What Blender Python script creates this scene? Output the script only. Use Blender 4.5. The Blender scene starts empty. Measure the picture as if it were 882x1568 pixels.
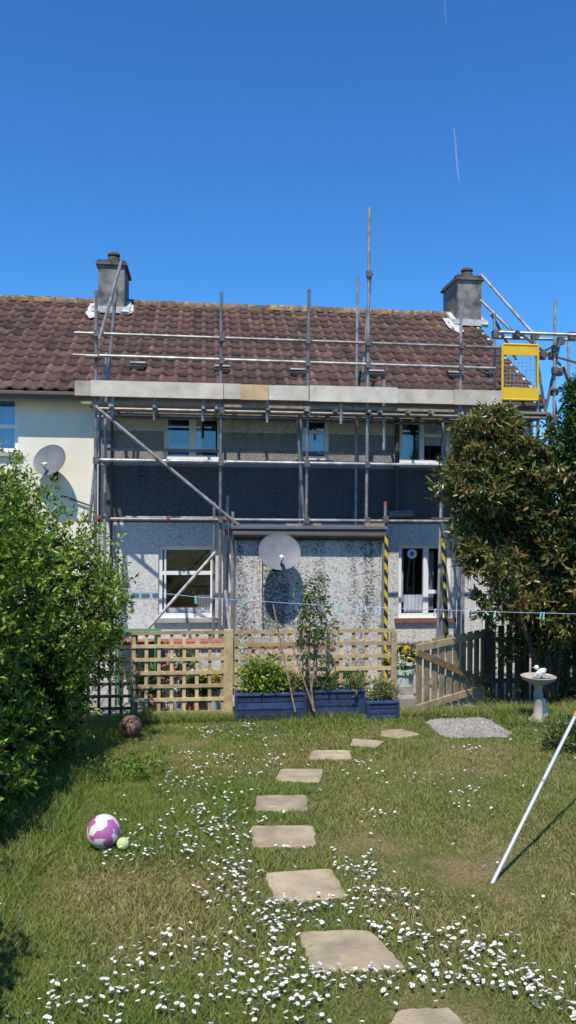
import bpy, math, random
import numpy as np
from mathutils import Vector, Matrix
random.seed(4); rng=np.random.default_rng(7)
sc=bpy.context.scene
EYE=2.75; FPX=1184.0
th=math.radians(6.5); ro=math.radians(0.4)
Fv=Vector((math.sin(th),math.cos(th),0)); R0=Vector((math.cos(th),-math.sin(th),0)); U0=Vector((0,0,1))
Rv=R0*math.cos(ro)+U0*math.sin(ro); Uv=-R0*math.sin(ro)+U0*math.cos(ro)
C0=Vector((0,0,EYE))
def ray(px,py): return Fv+Rv*((px-441)/FPX)-Uv*((py-784)/FPX)
# survey helpers: true world positions on the plane y=D / on the sloping lawn
def P(px,py,D):
    d=ray(px,py); return C0+d*(D/d.y)
def X(px,D): return P(px,784,D).x
def Z(px,py,D): return P(px,py,D).z
def gz(y):
    if y<-5: return 1.45
    if y<10.0: return 1.0-0.09*y
    if y<10.4: return 0.1*(1-(y-10.0)/0.4)
    return 0.0
def G(px,py):
    d=ray(px,py); t=(1.0-EYE)/(d.z+0.09*d.y); return C0+d*t

# ---------------- materials
def newmat(name):
    m=bpy.data.materials.new(name); m.use_nodes=True
    nt=m.node_tree; b=nt.nodes['Principled BSDF']; return m,nt,b
def mat(name,base,rough=.75,var=.2,scale=6,bump=0,bscale=40,metal=0,spec=.4,second=None,sscale=2,sthr=(.5,.65),coat=0):
    m,nt,b=newmat(name); N=nt.nodes; L=nt.links
    tc=N.new('ShaderNodeTexCoord')
    no=N.new('ShaderNodeTexNoise'); no.inputs['Scale'].default_value=scale; no.inputs['Detail'].default_value=6
    L.new(tc.outputs['Object'],no.inputs['Vector'])
    mr=N.new('ShaderNodeMapRange'); mr.inputs['From Min'].default_value=.3; mr.inputs['From Max'].default_value=.7
    mr.inputs['To Min'].default_value=1-var; mr.inputs['To Max'].default_value=1+var
    L.new(no.outputs['Fac'],mr.inputs['Value'])
    col=N.new('ShaderNodeRGB'); col.outputs[0].default_value=(*base,1); src=col.outputs[0]
    if second:
        n2=N.new('ShaderNodeTexNoise'); n2.inputs['Scale'].default_value=sscale; n2.inputs['Detail'].default_value=8; n2.inputs['Roughness'].default_value=.65
        L.new(tc.outputs['Object'],n2.inputs['Vector'])
        m2=N.new('ShaderNodeMapRange'); m2.inputs['From Min'].default_value=sthr[0]; m2.inputs['From Max'].default_value=sthr[1]
        L.new(n2.outputs['Fac'],m2.inputs['Value'])
        mx=N.new('ShaderNodeMix'); mx.data_type='RGBA'; L.new(m2.outputs[0],mx.inputs[0]); L.new(src,mx.inputs[6]); mx.inputs[7].default_value=(*second,1); src=mx.outputs[2]
    at=N.new('ShaderNodeAttribute'); at.attribute_name='tint'
    v1=N.new('ShaderNodeVectorMath'); v1.operation='MULTIPLY'; L.new(src,v1.inputs[0]); L.new(at.outputs['Color'],v1.inputs[1])
    v2=N.new('ShaderNodeVectorMath'); v2.operation='SCALE'; L.new(v1.outputs[0],v2.inputs[0]); L.new(mr.outputs[0],v2.inputs['Scale'])
    L.new(v2.outputs[0],b.inputs['Base Color'])
    b.inputs['Roughness'].default_value=rough; b.inputs['Metallic'].default_value=metal; b.inputs['Specular IOR Level'].default_value=spec
    b.inputs['Coat Weight'].default_value=coat
    if bump:
        n3=N.new('ShaderNodeTexNoise'); n3.inputs['Scale'].default_value=bscale; n3.inputs['Detail'].default_value=5
        L.new(tc.outputs['Object'],n3.inputs['Vector'])
        bp=N.new('ShaderNodeBump'); bp.inputs['Strength'].default_value=bump; bp.inputs['Distance'].default_value=.02
        L.new(n3.outputs['Fac'],bp.inputs['Height']); L.new(bp.outputs[0],b.inputs['Normal'])
    return m
def leafmat(name,trans=.3,rough=.38):
    m,nt,b=newmat(name); N=nt.nodes; L=nt.links
    at=N.new('ShaderNodeAttribute'); at.attribute_name='tint'
    L.new(at.outputs['Color'],b.inputs['Base Color']); b.inputs['Roughness'].default_value=rough
    b.inputs['Specular IOR Level'].default_value=.45
    tr=N.new('ShaderNodeBsdfTranslucent')
    vm=N.new('ShaderNodeVectorMath'); vm.operation='MULTIPLY'; vm.inputs[1].default_value=(1.5,1.6,.7); L.new(at.outputs['Color'],vm.inputs[0]); L.new(vm.outputs[0],tr.inputs['Color'])
    mx=N.new('ShaderNodeMixShader'); mx.inputs[0].default_value=trans
    L.new(b.outputs[0],mx.inputs[1]); L.new(tr.outputs[0],mx.inputs[2]); L.new(mx.outputs[0],N['Material Output'].inputs[0])
    return m
def dash(name,light,dark,fr=.45,scale=28,streak=0,cw=.19):
    m,nt,b=newmat(name); N=nt.nodes; L=nt.links
    tc=N.new('ShaderNodeTexCoord')
    vo=N.new('ShaderNodeTexVoronoi'); vo.inputs['Scale'].default_value=scale*1.6; L.new(tc.outputs['Object'],vo.inputs['Vector'])
    no=N.new('ShaderNodeTexNoise'); no.inputs['Scale'].default_value=scale; no.inputs['Detail'].default_value=7; no.inputs['Roughness'].default_value=.8; L.new(tc.outputs['Object'],no.inputs['Vector'])
    n2=N.new('ShaderNodeTexNoise'); n2.inputs['Scale'].default_value=1.3; n2.inputs['Detail'].default_value=6; L.new(tc.outputs['Object'],n2.inputs['Vector'])
    sep=N.new('ShaderNodeSeparateColor'); L.new(vo.outputs['Color'],sep.inputs[0])
    a=N.new('ShaderNodeMath'); a.operation='MULTIPLY_ADD'; L.new(sep.outputs[0],a.inputs[0]); a.inputs[1].default_value=.35; L.new(no.outputs['Fac'],a.inputs[2])
    a2=N.new('ShaderNodeMath'); a2.operation='MULTIPLY_ADD'; L.new(n2.outputs['Fac'],a2.inputs[0]); a2.inputs[1].default_value=-.35; L.new(a.outputs[0],a2.inputs[2])
    out=a2.outputs[0]
    if streak:
        mp=N.new('ShaderNodeMapping'); mp.inputs['Scale'].default_value=(4.2,4.2,.4); L.new(tc.outputs['Object'],mp.inputs['Vector'])
        n4=N.new('ShaderNodeTexNoise'); n4.inputs['Scale'].default_value=1.4; n4.inputs['Detail'].default_value=5; L.new(mp.outputs[0],n4.inputs['Vector'])
        mr4=N.new('ShaderNodeMapRange'); mr4.inputs['From Min'].default_value=.46; mr4.inputs['From Max'].default_value=.7; mr4.inputs['To Max'].default_value=-streak; L.new(n4.outputs['Fac'],mr4.inputs['Value'])
        a3=N.new('ShaderNodeMath'); a3.operation='ADD'; L.new(out,a3.inputs[0]); L.new(mr4.outputs[0],a3.inputs[1]); out=a3.outputs[0]
    cr=N.new('ShaderNodeMapRange'); cr.inputs['From Min'].default_value=fr-cw-.04; cr.inputs['From Max'].default_value=fr+cw-.04; L.new(out,cr.inputs['Value'])
    mx=N.new('ShaderNodeMix'); mx.data_type='RGBA'; L.new(cr.outputs[0],mx.inputs[0]); mx.inputs[6].default_value=(*dark,1); mx.inputs[7].default_value=(*light,1)
    L.new(mx.outputs[2],b.inputs['Base Color']); b.inputs['Roughness'].default_value=.95; b.inputs['Specular IOR Level'].default_value=.15
    bp=N.new('ShaderNodeBump'); bp.inputs['Strength'].default_value=.7; bp.inputs['Distance'].default_value=.012; L.new(a.outputs[0],bp.inputs['Height']); L.new(bp.outputs[0],b.inputs['Normal'])
    return m
M={}
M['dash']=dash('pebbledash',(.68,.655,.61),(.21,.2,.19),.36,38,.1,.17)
M['dash_shade']=dash('pebbledash_painted_shade',(.115,.115,.115),(.035,.035,.037),.40,38,.06,.2)  # same wall, darkened to paint in the scaffold platform's shadow
M['dash_shade_mid']=dash('pebbledash_painted_shade_mid',(.3,.29,.28),(.09,.09,.09),.36,38,.06,.2)  # half-dark copy of the wall, platform shadow put into its colour
M['dash_ext']=dash('pebbledash_extension',(.64,.61,.56),(.1,.097,.092),.42,33,.24,.16)
M['cream']=mat('cream_render',(.8,.735,.6),.9,.07,2,.15,60)
M['white']=mat('white_upvc',(.8,.79,.77),.35,.04,3)
M['sill']=mat('sill_concrete',(.36,.35,.33),.85,.15,6)
M['redsill']=mat('red_tile_sill',(.22,.1,.07),.8,.25,12)
M['dark']=mat('dark_interior',(.05,.053,.058),.9,.3,2)
M['curtain']=mat('curtain',(.55,.56,.6),.9,.2,5)
M['gutter']=mat('gutter_plastic',(.07,.06,.055),.5,.1,5)
M['fascia']=mat('fascia_board',(.3,.27,.24),.7,.15,5)
M['felt']=mat('flat_roof_edge',(.07,.07,.072),.85,.2,8)
M['tile']=mat('concrete_roof_tiles',(.125,.068,.052),.85,.35,9,.3,60,second=(.07,.043,.036),sscale=5,sthr=(.45,.62))
M['ridge']=mat('ridge_tiles_lichen',(.145,.1,.078),.9,.35,9,.5,30,second=(.3,.2,.08),sscale=7,sthr=(.48,.6))
M['lead']=mat('mortar_flashing',(.5,.49,.46),.9,.3,10,.4,30)
M['chim']=mat('chimney_render',(.24,.225,.205),.95,.35,5,.6,40,second=(.1,.095,.085),sscale=4,sthr=(.46,.64))
M['pot']=mat('chimney_pot_clay',(.08,.065,.06),.8,.3,10)
M['galv']=mat('galvanised_tube',(.33,.32,.32),.52,.3,9,metal=.45,second=(.21,.19,.17),sscale=4,sthr=(.46,.64))
M['coup']=mat('coupler_steel',(.15,.135,.125),.6,.3,20,metal=.4)
M['board']=mat('scaffold_board',(.3,.24,.17),.85,.25,14,.2,30,second=(.19,.165,.135),sscale=5)
M['toeb']=mat('toe_board',(.58,.52,.43),.85,.14,5,.2,20,second=(.44,.37,.28),sscale=3,sthr=(.48,.72))
M['red']=mat('red_cap',(.45,.06,.07),.5,.1,5)
M['yellow']=mat('yellow_powdercoat',(.75,.46,.02),.4,.06,5)
M['dish']=mat('dish_paint',(.17,.175,.185),.55,.15,5)
M['black']=mat('black_plastic',(.02,.02,.022),.5,.1,5)
M['neww']=mat('trellis_timber',(.5,.38,.21),.8,.2,14,.2,40,second=(.38,.27,.14),sscale=6)
M['gatew']=mat('gate_timber',(.37,.28,.16),.85,.25,14,.3,40,second=(.25,.195,.12),sscale=6)
M['oldw']=mat('weathered_timber',(.11,.08,.055),.9,.3,10,.3,40)
M['blue']=mat('blue_painted_timber',(.03,.05,.115),.6,.3,10,.15,40)
M['soil']=mat('soil',(.06,.045,.03),1,.4,12,.8,20)
M['stone']=mat('sandstone_slab',(.46,.365,.235),.9,.2,7,.4,60,second=(.31,.25,.17),sscale=3,sthr=(.42,.7))
M['gravel']=dash('gravel_mix',(.42,.4,.37),(.14,.13,.12),.42,60)
M['patio']=mat('patio_paving',(.3,.28,.25),.95,.2,4,.3,30)
M['bark']=mat('bark',(.13,.095,.065),.95,.3,15,.5,50)
M['leaf']=leafmat('leaf_green'); M['leafgl']=leafmat('leaf_glossy',.25,.28)
M['grass']=leafmat('grass_blades',.3,.65)
M['petal']=mat('daisy_petal',(.8,.8,.78),.7,.03,5); M['yel']=mat('daisy_centre',(.7,.45,.03),.8,.1,5)
M['yflow']=mat('yellow_flower',(.75,.5,.02),.8,.1,5)
M['mint']=mat('pale_mint_paint',(.5,.62,.55),.6,.1,5)
M['terra']=mat('terracotta',(.42,.17,.09),.85,.2,8)
M['conc']=mat('cast_stone',(.42,.38,.32),.95,.25,12,.4,50,second=(.26,.24,.18),sscale=6)
M['ornw']=mat('white_ceramic',(.75,.74,.71),.4,.08,8)
M['line']=mat('clothes_line',(.45,.5,.58),.6,.05,5)
M['alu']=mat('aluminium_prop',(.7,.7,.7),.35,.08,8,metal=.4)
M['orange']=mat('orange_plastic',(.7,.22,.04),.5,.1,5)
M['ballb']=mat('leather_ball',(.2,.11,.075),.65,.25,15,.3,60)
M['tennis']=mat('tennis_felt',(.5,.56,.25),1,.1,30)
M['rendw']=mat('white_render_wall',(.55,.53,.48),.9,.2,5,.3,30,second=(.3,.2,.13),sscale=4,sthr=(.5,.6))
M['coping']=mat('red_coping',(.38,.14,.08),.85,.25,10)
M['petalp']=mat('pink_flower',(.5,.08,.2),.8,.2,8)
M['greenp']=mat('green_painted_metal',(.05,.2,.09),.5,.15,8)
# hazard stripes
m,nt,b=newmat('hazard_stripe'); N=nt.nodes;L=nt.links
g=N.new('ShaderNodeTexCoord'); s=N.new('ShaderNodeSeparateXYZ'); L.new(g.outputs['Object'],s.inputs[0])
a=N.new('ShaderNodeMath'); a.operation='MULTIPLY_ADD'; L.new(s.outputs['X'],a.inputs[0]); a.inputs[1].default_value=1.6; L.new(s.outputs['Z'],a.inputs[2])
f=N.new('ShaderNodeMath'); f.operation='MODULO'; L.new(a.outputs[0],f.inputs[0]); f.inputs[1].default_value=.2
c=N.new('ShaderNodeMath'); c.operation='GREATER_THAN'; L.new(f.outputs[0],c.inputs[0]); c.inputs[1].default_value=.1
mx=N.new('ShaderNodeMix'); mx.data_type='RGBA'; L.new(c.outputs[0],mx.inputs[0]); mx.inputs[6].default_value=(.02,.02,.02,1); mx.inputs[7].default_value=(.6,.45,.04,1)
L.new(mx.outputs[2],b.inputs['Base Color']); b.inputs['Roughness'].default_value=.5; M['hazard']=m
# pink/white ball
m,nt,b=newmat('pink_white_ball'); N=nt.nodes;L=nt.links
g=N.new('ShaderNodeTexCoord'); v=N.new('ShaderNodeTexVoronoi'); v.inputs['Scale'].default_value=19; L.new(g.outputs['Object'],v.inputs['Vector'])
s=N.new('ShaderNodeSeparateColor'); L.new(v.outputs['Color'],s.inputs[0]); c=N.new('ShaderNodeMath'); c.operation='GREATER_THAN'; L.new(s.outputs[0],c.inputs[0]); c.inputs[1].default_value=.5
mx=N.new('ShaderNodeMix'); mx.data_type='RGBA'; L.new(c.outputs[0],mx.inputs[0]); mx.inputs[6].default_value=(.7,.66,.67,1); mx.inputs[7].default_value=(.42,.12,.32,1)
L.new(mx.outputs[2],b.inputs['Base Color']); b.inputs['Roughness'].default_value=.5; M['pball']=m
# window glass
m,nt,b=newmat('window_glass'); N=nt.nodes;L=nt.links
gl=N.new('ShaderNodeBsdfGlossy'); gl.inputs['Roughness'].default_value=.03; gl.inputs['Color'].default_value=(.9,.95,1,1)
tr=N.new('ShaderNodeBsdfTransparent'); tr.inputs['Color'].default_value=(.85,.88,.9,1)
no=N.new('ShaderNodeTexNoise'); no.inputs['Scale'].default_value=1.2; bp=N.new('ShaderNodeBump'); bp.inputs['Strength'].default_value=.15; bp.inputs['Distance'].default_value=.05
L.new(no.outputs['Fac'],bp.inputs['Height']); L.new(bp.outputs[0],gl.inputs['Normal'])
ms=N.new('ShaderNodeMixShader'); ms.inputs[0].default_value=.17; L.new(tr.outputs[0],ms.inputs[1]); L.new(gl.outputs[0],ms.inputs[2]); L.new(ms.outputs[0],N['Material Output'].inputs[0]); M['glass']=m
# lawn ground
m,nt,b=newmat('lawn_ground'); N=nt.nodes;L=nt.links
g=N.new('ShaderNodeTexCoord')
def nz(sc,det=6):
    n=N.new('ShaderNodeTexNoise'); n.inputs['Scale'].default_value=sc; n.inputs['Detail'].default_value=det; n.inputs['Roughness'].default_value=.7; L.new(g.outputs['Object'],n.inputs['Vector']); return n
n1=nz(1.4); n2=nz(55,8); r=N.new('ShaderNodeValToRGB'); e=r.color_ramp.elements
e[0].position=.36; e[0].color=(.1,.125,.03,1); e[1].position=.62; e[1].color=(.29,.22,.11,1); x=r.color_ramp.elements.new(.5); x.color=(.16,.165,.05,1)
L.new(n1.outputs['Fac'],r.inputs[0]); mr=N.new('ShaderNodeMapRange'); mr.inputs['From Min'].default_value=.3; mr.inputs['From Max'].default_value=.7; mr.inputs['To Min'].default_value=.3; mr.inputs['To Max'].default_value=1.5; L.new(n2.outputs['Fac'],mr.inputs['Value'])
vm=N.new('ShaderNodeVectorMath'); vm.operation='SCALE'; L.new(r.outputs[0],vm.inputs[0]); L.new(mr.outputs[0],vm.inputs['Scale']); L.new(vm.outputs[0],b.inputs['Base Color'])
b.inputs['Roughness'].default_value=1; b.inputs['Specular IOR Level'].default_value=.1
bp=N.new('ShaderNodeBump'); bp.inputs['Strength'].default_value=.8; bp.inputs['Distance'].default_value=.03; L.new(n2.outputs['Fac'],bp.inputs['Height']); L.new(bp.outputs[0],b.inputs['Normal']); M['lawn']=m
# contrail
m,nt,b=newmat('contrail_ice'); N=nt.nodes;L=nt.links
b.inputs['Base Color'].default_value=(.9,.9,.9,1); b.inputs['Roughness'].default_value=1; b.inputs['Alpha'].default_value=.15; M['contrail']=m

# ---------------- builders
def empty(name,loc=(0,0,0)):
    e=bpy.data.objects.new(name,None); sc.collection.objects.link(e); return e
class MB:
    def __init__(s): s.v=[];s.f=[];s.m=[];s.c=[];s.mats=[]
    def mi(s,k):
        if k not in s.mats: s.mats.append(k)
        return s.mats.index(k)
    def add(s,vs,fs,k,t=(1,1,1)):
        o=len(s.v); s.v+= [tuple(v) for v in vs]; s.c+=[t]*len(vs); i=s.mi(k)
        for f in fs: s.f.append([o+j for j in f]); s.m.append(i)
    def box(s,a,b,k,t=(1,1,1)):
        x0,y0,z0=a;x1,y1,z1=b
        s.add([(x0,y0,z0),(x1,y0,z0),(x1,y1,z0),(x0,y1,z0),(x0,y0,z1),(x1,y0,z1),(x1,y1,z1),(x0,y1,z1)],
              [(0,3,2,1),(4,5,6,7),(0,1,5,4),(1,2,6,5),(2,3,7,6),(3,0,4,7)],k,t)
    def beam(s,p,q,w,h,k,t=(1,1,1),up=(0,0,1)):
        p=Vector(p);q=Vector(q);d=(q-p).normalized();u=Vector(up);sd=d.cross(u)
        if sd.length<1e-4: sd=Vector((1,0,0))
        sd.normalize();u=sd.cross(d);vs=[]
        for c in (p,q):
            for a,b in ((-1,-1),(1,-1),(1,1),(-1,1)): vs.append(c+sd*a*w/2+u*b*h/2)
        s.add(vs,[(0,3,2,1),(4,5,6,7),(0,1,5,4),(1,2,6,5),(2,3,7,6),(3,0,4,7)],k,t)
    def tube(s,p,q,r,k,n=8,r2=None,t=(1,1,1)):
        p=Vector(p);q=Vector(q);d=(q-p).normalized();r2=r if r2 is None else r2
        a=d.orthogonal().normalized();b=d.cross(a);vs=[]
        for c,rr in ((p,r),(q,r2)):
            for i in range(n):
                g=2*math.pi*i/n; vs.append(c+a*math.cos(g)*rr+b*math.sin(g)*rr)
        s.add(vs,[(i,(i+1)%n,n+(i+1)%n,n+i) for i in range(n)]+[tuple(range(n-1,-1,-1)),tuple(range(n,2*n))],k,t)
    def lathe(s,prof,c,k,n=20,t=(1,1,1),Mx=None):
        vs=[];fs=[];c=Vector(c)
        for r,z in prof:
            for i in range(n):
                g=2*math.pi*i/n; v=Vector((r*math.cos(g),r*math.sin(g),z))
                if Mx: v=Mx@v
                vs.append(c+v)
        for j in range(len(prof)-1):
            for i in range(n): fs.append((j*n+i,j*n+(i+1)%n,(j+1)*n+(i+1)%n,(j+1)*n+i))
        s.add(vs,fs,k,t)
    def make(s,name,parent=None,smooth=False):
        me=bpy.data.meshes.new(name); me.from_pydata(s.v,[],s.f); 
        for k in s.mats: me.materials.append(M[k])
        me.polygons.foreach_set('material_index',s.m)
        ca=me.color_attributes.new('tint','FLOAT_COLOR','POINT')
        ca.data.foreach_set('color',np.array([(*c,1) for c in s.c],dtype=np.float32).ravel())
        if smooth:
            me.polygons.foreach_set('use_smooth',[True]*len(s.f))
            try: me.set_sharp_from_angle(angle=math.radians(40))
            except Exception: pass
        me.update(); o=bpy.data.objects.new(name,me); sc.collection.objects.link(o)
        if parent: o.parent=parent
        return o
def bigmesh(name,V,F,col,k,parent=None):
    me=bpy.data.meshes.new(name); V=np.asarray(V,dtype=np.float32);F=np.asarray(F,dtype=np.int32)
    me.vertices.add(len(V)); me.vertices.foreach_set('co',V.ravel())
    me.loops.add(F.size); me.loops.foreach_set('vertex_index',F.ravel())
    me.polygons.add(len(F)); me.polygons.foreach_set('loop_start',np.arange(len(F),dtype=np.int32)*F.shape[1])
    me.update(calc_edges=True)
    ca=me.color_attributes.new('tint','FLOAT_COLOR','POINT')
    cc=np.ones((len(V),4),dtype=np.float32); cc[:,:3]=col; ca.data.foreach_set('color',cc.ravel())
    me.materials.append(M[k]); me.validate()
    o=bpy.data.objects.new(name,me); sc.collection.objects.link(o)
    if parent: o.parent=parent
    return o
def unit(a): return a/np.maximum(np.linalg.norm(a,axis=-1,keepdims=True),1e-6)
def snoise(p,k,seed):
    r=np.random.default_rng(seed); o=np.zeros(len(p))
    for i in range(6):
        w=r.normal(size=p.shape[1])*k; o+=np.sin(p@w+r.uniform(0,6.28))
    return o/6
def leaves(name,pos,d,L,W,col,k,parent,upb=.6):
    n=len(pos); d=unit(d); up=unit(rng.normal(size=(n,3))*.6+np.array([0,-.25,upb])); s=unit(np.cross(d,up)); nn=np.cross(s,d)
    L=L*rng.uniform(.6,1.25,(n,1)); W=W*rng.uniform(.7,1.2,(n,1))
    V=np.empty((n,4,3)); V[:,0]=pos; V[:,1]=pos+d*L*.5+s*W*.5+nn*W*.18; V[:,2]=pos+d*L-nn*L*.12; V[:,3]=pos+d*L*.5-s*W*.5+nn*W*.18
    i=np.arange(n)[:,None]*4; F=np.concatenate([i+np.array([[0,1,2]]),i+np.array([[0,2,3]])])
    return bigmesh(name,V.reshape(-1,3),F,np.repeat(col,4,axis=0),k,parent)
def foliage(name,lobes,ntw,per,L,W,pal,k,parent,shell=.5,gap=-.25,twig=.12,zmin=None,spread=1.0,seed=1,bump=.22):
    lobes=np.array(lobes,float); ar=(lobes[:,3]*lobes[:,4]*lobes[:,5])**(2/3); pr=ar/ar.sum()
    n=ntw*2; li=rng.choice(len(lobes),n,p=pr); dr=unit(rng.normal(size=(n,3)))
    rad=1-shell*rng.random((n,1))**1.6; C=lobes[li]
    bm=1+bump*snoise(dr*1.0+C[:,:3]*.7,3.2,seed)[:,None]+.1*snoise(dr*2.5+C[:,:3],4,seed+1)[:,None]
    p=C[:,:3]+dr*C[:,3:]*rad*bm
    keep=snoise(p,4.5/np.maximum(lobes[:,3].mean(),.3)**.5,seed+2)>gap
    if zmin is not None: keep&=p[:,2]>zmin
    p=p[keep][:ntw]; dr=dr[keep][:ntw]; n=len(p)
    td=unit(dr*.8+rng.normal(size=(n,3))*.45+np.array([0,0,.35]))
    pal=np.array(pal); w=rng.dirichlet(np.ones(len(pal))*.6,n); tc=w@pal*rng.uniform(.65,1.3,(n,1))
    t=np.linspace(0,1,per)[None,:,None]; pos=p[:,None]+td[:,None]*t*twig+rng.normal(size=(n,per,3))*twig*.12
    ld=unit(td[:,None]*(.35+.5*t)+unit(rng.normal(size=(n,per,3)))*spread*.9)
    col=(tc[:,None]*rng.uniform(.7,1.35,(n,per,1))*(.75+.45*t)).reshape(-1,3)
    return leaves(name,pos.reshape(-1,3),ld.reshape(-1,3),L,W,col,k,parent)
def branches(mb,root,tips,r,k='bark'):
    root=Vector(root)
    for t in tips:
        t=Vector(t); pts=[root]; 
        for i in (1,2,3): pts.append(root.lerp(t,i/3)+Vector((random.uniform(-.06,.06),random.uniform(-.06,.06),random.uniform(-.03,.08)))*(i<3))
        for i in range(3): mb.tube(pts[i],pts[i+1],r*(1-i*.28),k,7,r*(1-(i+1)*.28))

# ---------------- ground
xs=np.unique(np.concatenate([np.linspace(-12,14,53),[-900,-300,-100,-40,-20,20,40,100,300,900]]))
ys=np.unique(np.concatenate([np.linspace(-6,24,121),[-600,-200,-60,-20,40,80,200,600,1500]]))
V=[];Fq=[]
for y in ys:
    for x in xs: V.append((x,y,gz(y)+(.012*math.sin(x*2.1+y)*math.sin(y*1.7) if -5<y<9.8 and abs(x)<11 else 0)-(0 if y<30 else .5)))
W_=len(xs)
for j in range(len(ys)-1):
    for i in range(W_-1): Fq.append((j*W_+i,j*W_+i+1,(j+1)*W_+i+1,(j+1)*W_+i))
o=bigmesh('ground',V,Fq,(1,1,1),'lawn')
mb=MB()
for i in range(-18,16):
    for j in range(4):
        t=random.uniform(.85,1.1); mb.box((i*.45+.004,10.42+j*.62,-.05),(i*.45+.445,10.42+j*.62+.612,.05+random.uniform(0,.004)),'patio',(t,t,t))
mb.make('patio')

# ---------------- house
HX0=X(143,13.0); HX1=5.8; RY=16.5; RZ=7.08; EY=12.66; EZ=4.66; SL=(RZ-EZ)/(RY-EY)
def roofz(y): return EZ+(y-EY)*SL if y<=RY else RZ-(y-RY)*SL
def roof(name,x0,x1,parent,back=False):
    per=.235; ns=8; n=int((x1-x0)/per*ns); xx=np.linspace(x0,x1,n+1); u=(xx/per)%1.0
    h=np.where(u<.45,np.sin(np.pi*np.clip(u/.45,0,1))**.8,0)*.042; h=np.nan_to_num(h)
    ncr=13; sl=math.hypot(RY-EY,RZ-EZ); ga=sl/ncr; dy=(RY-EY)/sl; dz=(RZ-EZ)/sl; nv=np.array([0,-dz,dy])
    V=[];F=[];C=[]
    til=np.floor(xx/per/1.0).astype(int)
    for c in range(ncr):
        s0=c*ga; s1=min(s0+ga*1.05,sl)
        tr=np.random.default_rng(100+c).normal(1,.2,400).clip(.55,1.6)
        tc=tr[(til+150)%400]
        tc=tc*np.where(h>.012,1.18,.8)   # tile crowns paler than the channels
        li=max(0,(c-8)/5)*.8
        nz_=np.clip(snoise(np.stack([xx,np.full_like(xx,c*.9)],1),3,5)*1.3+.15,0,1)*li
        col=np.stack([tc*(1+nz_*1.0),tc*(1+nz_*1.0),tc*(1+nz_*.2)],1)
        jit=np.random.default_rng(c).normal(0,.006,400)[(til+150)%400]
        for (s,off) in ((s0,-.012),(s0,.036),(s1,.0)):
            ss=s+(jit if s==s0 else 0)
            b=np.stack([xx,np.full_like(xx,EY)+dy*ss,EZ+dz*ss+0*xx],1)+nv[None]*(h+off)[:,None]
            if back: b[:,1]=2*RY-b[:,1]
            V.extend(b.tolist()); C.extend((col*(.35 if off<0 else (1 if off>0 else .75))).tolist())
        o=len(V)-3*(n+1)
        for r in range(2):
            a=o+r*(n+1)
            for i in range(n): F.append((a+i,a+i+1,a+n+2+i,a+n+1+i))
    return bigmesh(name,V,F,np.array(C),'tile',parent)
def wallpanel(mb,x0,x1,z0,z1,y,ops,k,rev=.13,zones=()):
    xs=sorted({x0,x1,*[o[0] for o in ops],*[o[1] for o in ops]}); zs=sorted({z0,z1,*[o[2] for o in ops],*[o[3] for o in ops],*[q for z_ in zones for q in z_[:2]]})
    def kk(z):
        for a,b,m_ in zones:
            if a<z<b: return m_
        return k
    for i in range(len(xs)-1):
        for j in range(len(zs)-1):
            cx=(xs[i]+xs[i+1])/2; cz=(zs[j]+zs[j+1])/2
            if any(o[0]<cx<o[1] and o[2]<cz<o[3] for o in ops): continue
            mb.add([(xs[i],y,zs[j]),(xs[i+1],y,zs[j]),(xs[i+1],y,zs[j+1]),(xs[i],y,zs[j+1])],[(0,1,2,3)],kk(cz))
    for a,b,c,d in ops:
        Y=y+rev
        mb.add([(a,y,c),(a,Y,c),(a,Y,d),(a,y,d)],[(0,1,2,3)],k); mb.add([(b,y,c),(b,Y,c),(b,Y,d),(b,y,d)],[(0,1,2,3)],k)
        mb.add([(a,y,c),(b,y,c),(b,Y,c),(a,Y,c)],[(0,1,2,3)],k); mb.add([(a,y,d),(b,y,d),(b,Y,d),(a,Y,d)],[(0,1,2,3)],k)
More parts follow.
